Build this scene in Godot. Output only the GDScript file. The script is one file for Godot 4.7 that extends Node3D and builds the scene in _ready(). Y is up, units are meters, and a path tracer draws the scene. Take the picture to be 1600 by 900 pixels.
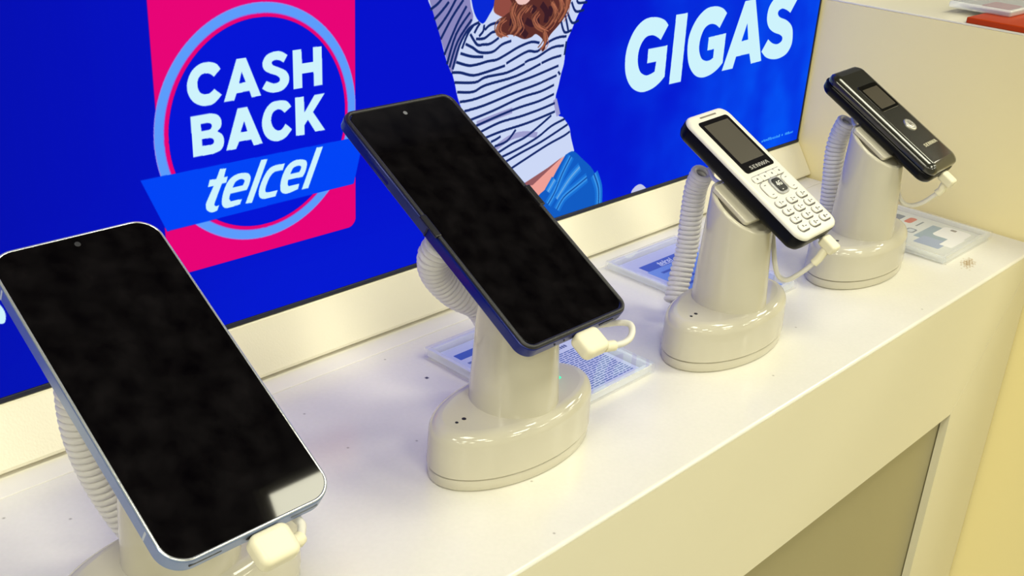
extends Node3D

const H := 0.95            # height of the counter top above the floor
const EYE := 0.333         # height of the lens above the counter top
const TILT_UP := Vector3(0, 0.5, -0.8660254)     # "up" along every tilted phone
const TILT_N := Vector3(0, 0.8660254, 0.5)       # out of every tilted screen
const FRONT := -0.3657     # screen plane, measured from the lens along TILT_N
const BACK := -0.3732      # plane on which the phones' backs rest

# Outlines of the printed lettering and picture, in tenths of a millimetre on the light box face: x, y, corner flag
const PRINT = {
	"gigas": [[7182,1690,1,7118,1738,0,6997,1770,0,6863,1763,0,6750,1692,0,6682,1568,0,6676,1440,0,6712,1332,0,6794,1241,0,6916,1190,0,7046,1195,0,7142,1230,0,7208,1275,1,7200,1529,1,6952,1527,1,6955,1414,1,7072,1413,1,7065,1335,1,7008,1321,0,6950,1321,0,6880,1357,0,6838,1429,0,6831,1513,0,6857,1580,0,6910,1625,0,6984,1631,0,7049,1610,0,7101,1581,1], [7270,1761,1,7425,1763,1,7442,1201,1,7280,1201,1], [7990,1708,1,7921,1753,0,7811,1780,0,7677,1771,0,7559,1700,0,7484,1582,0,7481,1456,0,7529,1327,0,7625,1234,0,7736,1196,0,7856,1203,0,7954,1237,0,8024,1284,1,8017,1538,1,7765,1530,1,7769,1420,1,7864,1421,1,7869,1348,1,7827,1333,0,7766,1334,0,7695,1366,0,7647,1446,0,7648,1535,0,7687,1609,0,7757,1638,0,7837,1628,0,7907,1592,1], [8244,1784,1,8403,1789,1,8643,1225,1,8476,1220,1,8427,1316,1,8222,1314,1,8192,1214,1,8026,1213,1], [9112,1736,1,9030,1772,0,8899,1801,0,8782,1795,0,8695,1756,0,8637,1689,0,8634,1595,0,8685,1517,0,8779,1465,0,8889,1432,0,8942,1402,0,8938,1367,0,8872,1349,0,8787,1367,0,8705,1411,1,8622,1309,1,8711,1249,0,8830,1216,0,8953,1212,0,9067,1242,0,9128,1318,0,9118,1418,0,9074,1493,0,8974,1552,0,8852,1590,0,8807,1623,0,8814,1652,0,8870,1665,0,8946,1645,0,9017,1614,1]],
	"gigas_hole": [[8326,1589,1,8375,1445,1,8273,1441,1]],
	"cash": [[3160,1862,1,3134,1894,0,3085,1909,0,3030,1902,0,2981,1867,0,2953,1806,0,2958,1748,0,2990,1701,0,3044,1675,0,3105,1678,0,3160,1720,1,3115,1760,1,3087,1741,0,3057,1738,0,3028,1753,0,3015,1790,0,3023,1827,0,3047,1847,0,3077,1848,0,3098,1840,0,3116,1824,1], [3260,1904,1,3320,1904,1,3408,1680,1,3346,1677,1,3333,1716,1,3252,1715,1,3234,1676,1,3169,1678,1], [3592,1885,1,3550,1910,0,3503,1915,0,3451,1900,0,3424,1860,0,3433,1821,0,3470,1796,0,3516,1777,0,3536,1755,0,3524,1739,0,3491,1737,0,3446,1757,1,3415,1717,1,3447,1696,0,3493,1683,0,3551,1689,0,3591,1721,0,3598,1763,0,3576,1798,0,3532,1822,0,3495,1839,0,3486,1856,0,3505,1866,0,3534,1862,0,3564,1845,1], [3626,1907,1,3686,1908,1,3690,1824,1,3766,1825,1,3766,1909,1,3828,1907,1,3831,1681,1,3768,1681,1,3767,1765,1,3688,1765,1,3688,1683,1,3626,1683,1], [2960,1630,1,3084,1629,1,3123,1616,0,3146,1586,0,3144,1546,0,3119,1522,1,3150,1497,0,3158,1455,0,3137,1414,0,3083,1399,1,2963,1403,1], [3252,1631,1,3315,1629,1,3407,1402,1,3346,1400,1,3331,1438,1,3253,1439,1,3231,1400,1,3167,1402,1], [3608,1586,1,3578,1622,0,3525,1634,0,3472,1628,0,3428,1589,0,3406,1527,0,3415,1463,0,3449,1418,0,3502,1397,0,3561,1408,0,3609,1451,1,3564,1492,1,3538,1463,0,3509,1461,0,3481,1485,0,3468,1525,0,3479,1565,0,3504,1581,0,3533,1579,0,3561,1556,1], [3635,1634,1,3696,1631,1,3699,1538,1,3772,1631,1,3845,1629,1,3759,1529,1,3845,1406,1,3772,1408,1,3721,1488,1,3697,1460,1,3697,1401,1,3635,1406,1]],
	"cash_hole": [[3289,1828,1,3311,1770,1,3270,1767,1], [3020,1579,1,3064,1578,1,3081,1571,0,3086,1556,0,3076,1542,0,3061,1540,1,3022,1539,1], [3021,1494,1,3071,1493,1,3090,1483,0,3094,1468,0,3085,1456,0,3071,1454,1,3023,1457,1], [3291,1550,1,3308,1490,1,3265,1492,1]],
	"telcel": [[3122,1306,1,3162,1301,1,3144,1252,1,3169,1252,1,3157,1217,1,3129,1217,1,3079,1119,0,3076,1101,0,3087,1093,0,3105,1097,1,3090,1066,1,3056,1062,0,3027,1080,0,3019,1107,0,3027,1134,0,3076,1216,1,3040,1216,1,3054,1256,1,3095,1252,1], [3254,1100,1,3239,1070,1,3158,1066,0,3129,1079,0,3121,1109,0,3134,1164,0,3167,1222,0,3212,1250,0,3263,1254,0,3303,1243,0,3317,1216,0,3306,1178,0,3288,1147,1,3180,1147,1,3171,1120,0,3180,1102,1], [3391,1307,1,3435,1304,1,3318,1062,1,3274,1066,1], [3552,1254,1,3536,1216,1,3482,1217,0,3447,1193,0,3420,1147,0,3412,1115,0,3427,1103,0,3496,1101,1,3480,1067,1,3409,1066,0,3375,1079,0,3365,1107,0,3375,1149,0,3406,1205,0,3441,1242,0,3483,1256,0], [3650,1110,1,3639,1077,1,3561,1065,0,3523,1081,0,3514,1113,0,3526,1170,0,3562,1229,0,3610,1257,0,3661,1258,0,3700,1244,0,3708,1216,0,3694,1173,0,3675,1147,1,3572,1149,1,3567,1124,0,3575,1109,1], [3780,1309,1,3827,1308,1,3713,1067,1,3665,1069,1]],
	"telcel_hole": [[3196,1180,1,3215,1208,0,3242,1219,0,3265,1216,0,3275,1203,0,3263,1180,1], [3588,1183,1,3608,1213,0,3634,1221,0,3660,1218,0,3664,1203,0,3652,1183,1]],
	"band": [[2645,1338,1,4151,1323,1,4050,1031,1,2775,1017,1]],
	"shirt": [[4651,2139,0,4711,1977,0,4772,1801,0,4821,1680,0,4858,1625,0,4890,1545,0,4937,1409,0,5066,1190,0,5311,939,0,5488,737,0,5618,700,1,5895,768,0,6159,848,1,6109,962,0,6077,1051,0,5996,1138,1,5929,1173,0,5901,1296,0,5921,1374,0,5944,1473,0,5964,1540,0,5971,1659,0,5980,1704,0,6020,1772,0,6077,1875,0,6177,2015,1,5826,2052,0,5381,2071,0,5026,2100,0]],
	"sleeve": [[4640,2126,1,4706,1967,0,4775,1803,0,4845,1633,0,4873,1629,0,4906,1707,0,4946,1823,0,5033,1942,0,5009,2030,0,4996,2097,1]],
	"gap": [[5005,2096,1,5228,2078,1,5218,2011,0,5183,1961,0,5131,1908,0,5080,1934,0,5039,1994,0]],
	"neck": [[5228,2078,1,5370,2066,1,5407,1974,0,5331,1933,0,5271,1946,0,5220,1984,0]],
	"hair": [[5319,2083,1,6000,2028,1,5977,1944,0,5931,1869,0,5861,1810,0,5800,1766,0,5762,1719,0,5746,1663,0,5715,1659,0,5730,1723,0,5650,1782,0,5599,1766,0,5527,1761,0,5442,1793,0,5380,1807,0,5331,1798,0,5276,1815,0,5253,1852,0,5274,1904,0,5340,1946,0,5397,1975,0,5383,2024,0]],
	"face": [[5389,2078,1,5581,2062,1,5565,2022,0,5526,1998,0,5486,1996,0,5439,2012,0]],
	"waist": [[5574,686,1,5721,724,0,5871,770,0,6063,830,1,5977,700,0,5888,606,0,5787,543,1,5695,591,0]],
	"jeans": [[6062,835,1,6152,846,0,6265,764,0,6394,659,0,6488,523,0,6530,410,0,6533,273,0,6001,293,1,5827,435,0,5776,553,0,5887,620,0,5974,729,0]],
	"leftblob": [[1801,889,0,1846,855,0,1867,799,0,1857,749,0,1818,761,0,1792,822,0]],
	"blob": [[6940,335,0,6965,386,0,7040,398,0,7116,354,0,7171,285,0]],
	"stripe": [[4862,1617,0,4941,1606,0,5056,1573,0,5188,1580,0,5356,1600,0], [4889,1548,0,5076,1523,0,5174,1545,0,5378,1549,0,5550,1588,0], [4916,1480,0,5063,1461,0,5177,1490,0,5468,1512,0,5715,1567,0], [4943,1410,0,5099,1410,0,5437,1460,0,5649,1487,0,5906,1530,0], [4988,1339,0,5169,1351,0,5477,1398,0,5692,1424,0,5894,1461,0], [5041,1269,0,5258,1300,0,5535,1352,0,5735,1367,0,5873,1395,0], [5094,1218,0,5330,1257,0,5523,1283,0,5723,1298,0,5880,1327,0], [5147,1168,0,5334,1206,0,5547,1216,0,5748,1236,0,5897,1258,0], [5193,1118,0,5356,1138,0,5607,1154,0,5810,1180,0,5904,1194,0], [5256,1079,0,5307,1089,0,5350,1103,0], [5293,1040,0,5416,1057,0,5500,1126,0], [5332,987,0,5472,1027,0,5598,1051,0,5723,1101,0,5868,1170,0], [5371,948,0,5531,977,0,5730,1027,0,5877,1089,0,6020,1119,0], [5419,906,0,5570,943,0,5772,986,0,5960,1041,0,6059,1072,0], [5472,842,0,5631,889,0,5852,952,0,6024,989,0,6090,1012,0], [4898,1681,0,5012,1644,0,5098,1642,0,5194,1651,0,5273,1651,0,5370,1678,0,5479,1712,0,5602,1733,0,5688,1717,0], [4933,1734,0,5037,1701,0,5143,1686,0], [4976,1790,0,5043,1758,0,5112,1719,0,5229,1709,0,5315,1748,0,5404,1763,0], [5367,1613,0,5435,1635,0,5576,1672,0,5672,1660,0,5774,1710,0,5869,1733,0,5969,1733,0], [5551,1597,0,5592,1608,0,5676,1620,0,5822,1668,0,5948,1669,0], [5723,1571,0,5830,1592,0,5928,1600,0], [5015,1850,0,5080,1775,0,5138,1768,0,5206,1767,0,5282,1797,0], [5069,1813,0,5145,1808,0,5220,1841,0,5299,1837,0], [5146,1863,0,5197,1892,0,5294,1899,0,5405,1878,0], [5052,1852,0,5074,1884,0,5100,1911,0], [5096,1827,0,5132,1857,0,5139,1897,0], [4660,2039,0,4720,2068,0,4762,2103,0], [4695,1975,0,4757,2020,0,4817,2073,0], [4726,1910,0,4811,1996,0,4879,2087,0], [4755,1845,0,4848,1973,0,4942,2075,0], [4791,1741,0,4887,1916,0,4972,2033,0], [4816,1677,0,4889,1863,0,5007,1991,0], [4840,1654,0,4905,1815,0,5023,1943,0], [4868,1637,0,4921,1786,0,4999,1885,0,5091,1919,0], [4945,1763,0,4991,1852,0,5044,1907,0], [5996,1971,0,6049,1901,0,6139,1904,0], [6051,1981,0,6076,1957,0,6167,1956,0], [5960,1902,0,6019,1823,0,6091,1835,0], [5894,1858,0,5943,1765,0,6020,1772,0], [5940,1882,0,5988,1760,0], [5973,1696,0,5962,1600,0], [5907,1487,0,5932,1461,0]],
	"strand": [[5424,2014,0,5399,1954,0,5435,1875,0,5409,1821,0], [5527,1984,0,5461,1928,0,5488,1848,0,5441,1804,0], [5788,1989,0,5839,1913,0,5793,1839,0,5742,1808,0], [5871,2010,0,5901,1936,0,5845,1855,0], [5656,1930,0,5618,1892,0,5655,1838,0,5732,1802,0], [5733,1795,0,5751,1720,0,5713,1674,0], [5332,1919,0,5275,1891,0,5274,1836,0,5331,1805,0], [5579,1979,0,5541,1948,0], [5948,2004,0,5946,1925,0,5889,1851,0]],
	"dark_strand": [[5682,1984,0,5741,1922,0,5738,1851,0], [5536,1886,0,5600,1858,0,5672,1872,0], [5483,1905,0,5500,1833,0,5556,1778,0], [5780,1961,0,5777,1891,0], [5621,1976,0,5594,1929,0], [5402,1913,0,5396,1865,0]],
	"seam": [[6125,811,0,6039,688,0,5972,560,0,5902,475,0], [6241,704,0,6127,627,0,5999,497,0], [6422,610,0,6494,477,0,6513,339,0], [5961,661,0,5891,577,0], [6338,598,0,6218,550,0,6081,493,0,6009,408,0]],
	"fold": [[5295,1020,0,5432,1073,0,5577,1080,0,5728,1047,0], [5110,1230,0,5278,1253,0,5452,1273,0], [5894,1285,0,5947,1158,0]],
}

# ---------------------------------------------------------------- shapes
class Sh:
	var v := PackedVector3Array()
	var n := PackedVector3Array()
	var u := PackedVector2Array()
	var i := PackedInt32Array()

	# rows of points joined by a smooth skin; outward is away from the middle of each pair of rows
	func patch(rows: Array, closed := true, flip := false) -> void:
		var base := v.size()
		var cols: int = rows[0].size()
		var count: int = rows.size()
		var nn := PackedVector3Array()
		nn.resize(cols * count)
		var quads := cols if closed else cols - 1
		var sign_sum := 0.0
		var tris := PackedInt32Array()
		for r in count - 1:
			var mid := Vector3.ZERO
			for p in rows[r]:
				mid += p
			for p in rows[r + 1]:
				mid += p
			mid /= 2.0 * cols
			for c in quads:
				var a := r * cols + c
				var b := r * cols + (c + 1) % cols
				var d := (r + 1) * cols + c
				var e := (r + 1) * cols + (c + 1) % cols
				var pa: Vector3 = rows[r][c]
				var pb: Vector3 = rows[r][(c + 1) % cols]
				var pd: Vector3 = rows[r + 1][c]
				var pe: Vector3 = rows[r + 1][(c + 1) % cols]
				var f := (pe - pa).cross(pd - pb)
				sign_sum += f.dot((pa + pb + pd + pe) / 4.0 - mid)
				nn[a] += f
				nn[b] += f
				nn[d] += f
				nn[e] += f
				tris.append_array([a, b, e, a, e, d])
		var s := 1.0 if (sign_sum >= 0.0) != flip else -1.0
		for r in count:
			for c in cols:
				v.append(rows[r][c])
				n.append((nn[r * cols + c] * s).normalized())
				u.append(Vector2(float(c) / cols, float(r) / count))
		add_tris(tris, base, s)

	func add_tris(tris: PackedInt32Array, base: int, s: float) -> void:
		# f above is the normal of a, b, e taken counter-clockwise; Godot wants clockwise
		for t in range(0, tris.size(), 3):
			if s > 0:
				i.append_array([base + tris[t], base + tris[t + 2], base + tris[t + 1]])
			else:
				i.append_array([base + tris[t], base + tris[t + 1], base + tris[t + 2]])

	func cap(ring: PackedVector3Array, dir: Vector3, concave := false) -> void:
		var base := v.size()
		var mid := Vector3.ZERO
		for p in ring:
			mid += p
		mid /= ring.size()
		var ax := dir.cross(Vector3(0.31, 0.87, 0.22)).normalized()
		var ay := dir.normalized().cross(ax)
		var flat := PackedVector2Array()
		for p in ring:
			v.append(p)
			n.append(dir.normalized())
			u.append(Vector2((p - mid).dot(ax), (p - mid).dot(ay)))
			flat.append(Vector2((p - mid).dot(ax), (p - mid).dot(ay)))
		var tris := PackedInt32Array()
		if concave:
			for k in flat.size():
				flat[k] *= 1000.0
			tris = Geometry2D.triangulate_polygon(flat)
		else:
			v.append(mid)
			n.append(dir.normalized())
			u.append(Vector2.ZERO)
			for k in ring.size():
				tris.append_array([ring.size(), k, (k + 1) % ring.size()])
		for t in range(0, tris.size(), 3):
			var a: Vector3 = v[base + tris[t]]
			var b: Vector3 = v[base + tris[t + 1]]
			var c: Vector3 = v[base + tris[t + 2]]
			if (b - a).cross(c - a).dot(dir) > 0:
				i.append_array([base + tris[t], base + tris[t + 2], base + tris[t + 1]])
			else:
				i.append_array([base + tris[t], base + tris[t + 1], base + tris[t + 2]])

	# a stack of outlines: outline(inset) gives 2D points, prof gives (inset, height)
	func slab(outline: Callable, prof: Array, o := Vector3.ZERO, ax := Vector3.RIGHT, ay := Vector3.UP, an := Vector3.BACK) -> void:
		var rows := []
		for p in prof:
			var ring := PackedVector3Array()
			for q in outline.call(p.x):
				ring.append(o + ax * q.x + ay * q.y + an * p.y)
			rows.append(ring)
		patch(rows)
		cap(rows[0], -an)
		cap(rows[-1], an)

	func rbox(size: Vector3, r: float, o := Vector3.ZERO, corner := -1.0, ax := Vector3.RIGHT, ay := Vector3.UP, an := Vector3.BACK) -> void:
		var cr := corner if corner >= 0.0 else r
		slab(func(i_): return Sh.rrect(size.x - 2 * i_, size.y - 2 * i_, maxf(cr - i_, 0.00005)), Sh.prof(-size.z / 2, size.z / 2, r, r), o, ax, ay, an)

	# a prism with flat sides: polygon in the plane of ax, ay, drawn out along an
	func prism(poly: PackedVector2Array, o: Vector3, ax: Vector3, ay: Vector3, an: Vector3) -> void:
		var lo := PackedVector3Array()
		var hi := PackedVector3Array()
		for q in poly:
			lo.append(o + ax * q.x + ay * q.y)
			hi.append(o + ax * q.x + ay * q.y + an)
		var area := 0.0
		for k in poly.size():
			area += poly[k].cross(poly[(k + 1) % poly.size()])
		for k in poly.size():
			var k2 := (k + 1) % poly.size()
			var e := poly[k2] - poly[k]
			var out2 := Vector2(e.y, -e.x) * signf(area)
			var dir := (ax * out2.x + ay * out2.y).normalized()
			cap(PackedVector3Array([lo[k], lo[k2], hi[k2], hi[k]]), dir)
		cap(lo, -an, true)
		cap(hi, an, true)

	func tube(path: PackedVector3Array, r: float, sides := 8, ends := true) -> void:
		var rows := []
		var t := (path[1] - path[0]).normalized()
		var side := t.cross(Vector3.UP if absf(t.y) < 0.9 else Vector3.RIGHT).normalized()
		for k in path.size():
			var t2 := (path[mini(k + 1, path.size() - 1)] - path[maxi(k - 1, 0)]).normalized()
			side = (side - t2 * side.dot(t2)).normalized()
			var up := t2.cross(side)
			var ring := PackedVector3Array()
			for s in sides:
				var a := TAU * s / sides
				ring.append(path[k] + (side * cos(a) + up * sin(a)) * r)
			rows.append(ring)
		patch(rows)
		if ends:
			cap(rows[0], path[0] - path[1])
			cap(rows[-1], path[-1] - path[-2])

	func mesh() -> ArrayMesh:
		var a := []
		a.resize(Mesh.ARRAY_MAX)
		a[Mesh.ARRAY_VERTEX] = v
		a[Mesh.ARRAY_NORMAL] = n
		a[Mesh.ARRAY_TEX_UV] = u
		a[Mesh.ARRAY_INDEX] = i
		var m := ArrayMesh.new()
		m.add_surface_from_arrays(Mesh.PRIMITIVE_TRIANGLES, a)
		return m

	static func rrect(w: float, h: float, r: float, seg := 7) -> PackedVector2Array:
		var o := PackedVector2Array()
		var c := [Vector2(w / 2 - r, h / 2 - r), Vector2(-w / 2 + r, h / 2 - r), Vector2(-w / 2 + r, -h / 2 + r), Vector2(w / 2 - r, -h / 2 + r)]
		for k in 4:
			for s in seg + 1:
				var a := PI / 2 * (k + float(s) / seg)
				o.append(c[k] + Vector2(cos(a), sin(a)) * r)
		return o

	static func oval(a: float, b: float, seg := 72) -> PackedVector2Array:
		var o := PackedVector2Array()
		for s in seg:
			o.append(Vector2(cos(TAU * s / seg) * a, sin(TAU * s / seg) * b))
		return o

	static func prof(h0: float, h1: float, rb: float, rt: float, seg := 5) -> Array:
		var p := []
		for s in seg + 1:
			var a := PI / 2 * s / seg
			p.append(Vector2(rb * (1 - sin(a)), h0 + rb * (1 - cos(a))))
		for s in seg + 1:
			var a := PI / 2 * s / seg
			p.append(Vector2(rt * (1 - cos(a)), h1 - rt + rt * sin(a)))
		return p


func part(called: String, shape, m: Material, parent: Node, label := "") -> MeshInstance3D:
	var o := MeshInstance3D.new()
	o.name = called
	o.mesh = shape.mesh() if shape is Sh else shape
	o.material_override = m
	if label:
		o.set_meta("label", label)
	parent.add_child(o, true)
	return o


func thing(called: String, label: String, category: String, at: Vector3, basis_ := Basis.IDENTITY, group := "") -> Node3D:
	var o := Node3D.new()
	o.name = called
	o.transform = Transform3D(basis_, at)
	o.set_meta("label", label)
	o.set_meta("category", category)
	if group:
		o.set_meta("group", group)
	add_child(o, true)
	return o


func struct(called: String, lo: Vector3, hi: Vector3, m: Material) -> MeshInstance3D:
	var s := Sh.new()
	s.rbox(Vector3(hi.x - lo.x, hi.y - lo.y, hi.z - lo.z), 0.001, (lo + hi) / 2)
	var o := part(called, s, m, self)
	o.set_meta("kind", "structure")
	return o


func mat(r: float, g: float, b: float, rough: float, metal := 0.0, spec := 0.5) -> StandardMaterial3D:
	var m := StandardMaterial3D.new()
	m.albedo_color = Color(r / 255.0, g / 255.0, b / 255.0)
	m.roughness = rough
	m.metallic = metal
	m.metallic_specular = spec
	return m


func clear(alpha: float, rough := 0.02) -> StandardMaterial3D:
	var m := mat(248, 252, 255, rough)
	m.albedo_color.a = alpha
	m.transparency = BaseMaterial3D.TRANSPARENCY_ALPHA
	return m


func lit(r: float, g: float, b: float, energy: float) -> StandardMaterial3D:
	var m := mat(20, 20, 20, 0.5)
	m.emission_enabled = true
	m.emission = Color(r / 255.0, g / 255.0, b / 255.0)
	m.emission_energy_multiplier = energy
	return m


func noise(freq: float, dark: Color, light: Color, sd: int, octaves := 3) -> NoiseTexture2D:
	var f := FastNoiseLite.new()
	f.seed = sd
	f.frequency = freq
	f.fractal_octaves = octaves
	var t := NoiseTexture2D.new()
	t.width = 512
	t.height = 512
	t.seamless = true
	t.noise = f
	var ramp := Gradient.new()
	ramp.set_color(0, dark)
	ramp.set_color(1, light)
	t.color_ramp = ramp
	return t


# ---------------------------------------------------------------- print
# Fills polygons into an image by scan lines; pt(x, y) turns print coordinates into pixels.
class Ink:
	var im: Image
	var pt: Callable

	static func curve(flat: Array) -> PackedVector2Array:
		var p := []
		for k in range(0, flat.size(), 3):
			p.append(Vector3(flat[k], flat[k + 1], flat[k + 2]))
		var o := PackedVector2Array()
		var c := p.size()
		for k in c:
			var a: Vector3 = p[k]
			var b: Vector3 = p[(k + 1) % c]
			var before: Vector3 = p[(k + c - 1) % c] if a.z == 0 else a
			var after: Vector3 = p[(k + 2) % c] if b.z == 0 else b
			o.append(Vector2(a.x, a.y))
			if a.z == 1 and b.z == 1:
				continue
			for s in range(1, 5):
				var q := a.cubic_interpolate(b, before, after, s / 5.0)
				o.append(Vector2(q.x, q.y))
		return o

	static func line(flat: Array) -> PackedVector2Array:
		var p := PackedVector2Array()
		for k in range(0, flat.size(), 3):
			p.append(Vector2(flat[k], flat[k + 1]))
		var o := PackedVector2Array()
		for k in p.size() - 1:
			for s in 4:
				o.append(p[k].cubic_interpolate(p[k + 1], p[maxi(k - 1, 0)], p[mini(k + 2, p.size() - 1)], s / 4.0))
		o.append(p[-1])
		return o

	func fill(poly: PackedVector2Array, c: Color) -> void:
		var q := PackedVector2Array()
		var top := 1e9
		var bottom := -1e9
		for a in poly:
			var b: Vector2 = pt.call(a.x, a.y)
			q.append(b)
			top = minf(top, b.y)
			bottom = maxf(bottom, b.y)
		var y0 := maxi(int(ceil(top - 0.5)), 0)
		var y1 := mini(int(floor(bottom - 0.5)), im.get_height() - 1)
		if y1 < y0:
			return
		var rows := []
		for y in y1 - y0 + 1:
			rows.append(PackedFloat32Array())
		for k in q.size():
			var a := q[k]
			var b := q[(k + 1) % q.size()]
			if a.y > b.y:
				var s := a
				a = b
				b = s
			if a.y == b.y:
				continue
			for y in range(maxi(int(ceil(a.y - 0.5)), y0), mini(int(ceil(b.y - 0.5)) - 1, y1) + 1):
				rows[y - y0].append(a.x + (b.x - a.x) * (y + 0.5 - a.y) / (b.y - a.y))
		for y in rows.size():
			var r: PackedFloat32Array = rows[y]
			r.sort()
			for k in range(0, r.size() - 1, 2):
				var x0 := maxi(roundi(r[k]), 0)
				var x1 := mini(roundi(r[k + 1]), im.get_width())
				if x1 > x0:
					im.fill_rect(Rect2i(x0, y + y0, x1 - x0, 1), c)

	func stroke(path: PackedVector2Array, w: float, c: Color) -> void:
		for poly in Geometry2D.offset_polyline(path, w / 2, Geometry2D.JOIN_ROUND, Geometry2D.END_BUTT):
			if not Geometry2D.is_polygon_clockwise(poly):
				fill(poly, c)

	func all(key: String, c: Color, cut := "", hole := Color.BLACK) -> void:
		for f in PRINT[key]:
			fill(Ink.curve(f), c)
		if cut:
			for f in PRINT[cut]:
				fill(Ink.curve(f), hole)

	func disc(x: float, y: float, rx: float, ry: float, c: Color) -> void:
		var o := PackedVector2Array()
		for p in Sh.oval(rx, ry, 128):
			o.append(p + Vector2(x, y))
		fill(o, c)

	func rect(x0: float, y0: float, x1: float, y1: float, r: float, c: Color) -> void:
		var o := PackedVector2Array()
		for p in Sh.rrect(x1 - x0, y1 - y0, r):
			o.append(p + Vector2((x0 + x1) / 2, (y0 + y1) / 2))
		fill(o, c)


static func rgb(r: int, g: int, b: int) -> Color:
	return Color8(r, g, b)


# Light box print: x runs 0.155 to 0.957 m over most of the picture's width, y 0.03 to 0.245 over most of its height (the rest is outside the photograph and coarser).
const PX := [-0.05, 0.155, 0.957]
const PU := [0.0, 0.05, 1.0]
const PY := [0.03, 0.245, 0.40]
const PV := [1.0, 0.24, 0.0]

static func poster_uv(x: float, y: float) -> Vector2:
	var a := remap(x, PX[0], PX[1], PU[0], PU[1]) if x < PX[1] else remap(x, PX[1], PX[2], PU[1], PU[2])
	var b := remap(y, PY[0], PY[1], PV[0], PV[1]) if y < PY[1] else remap(y, PY[1], PY[2], PV[1], PV[2])
	return Vector2(a, b)


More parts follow.
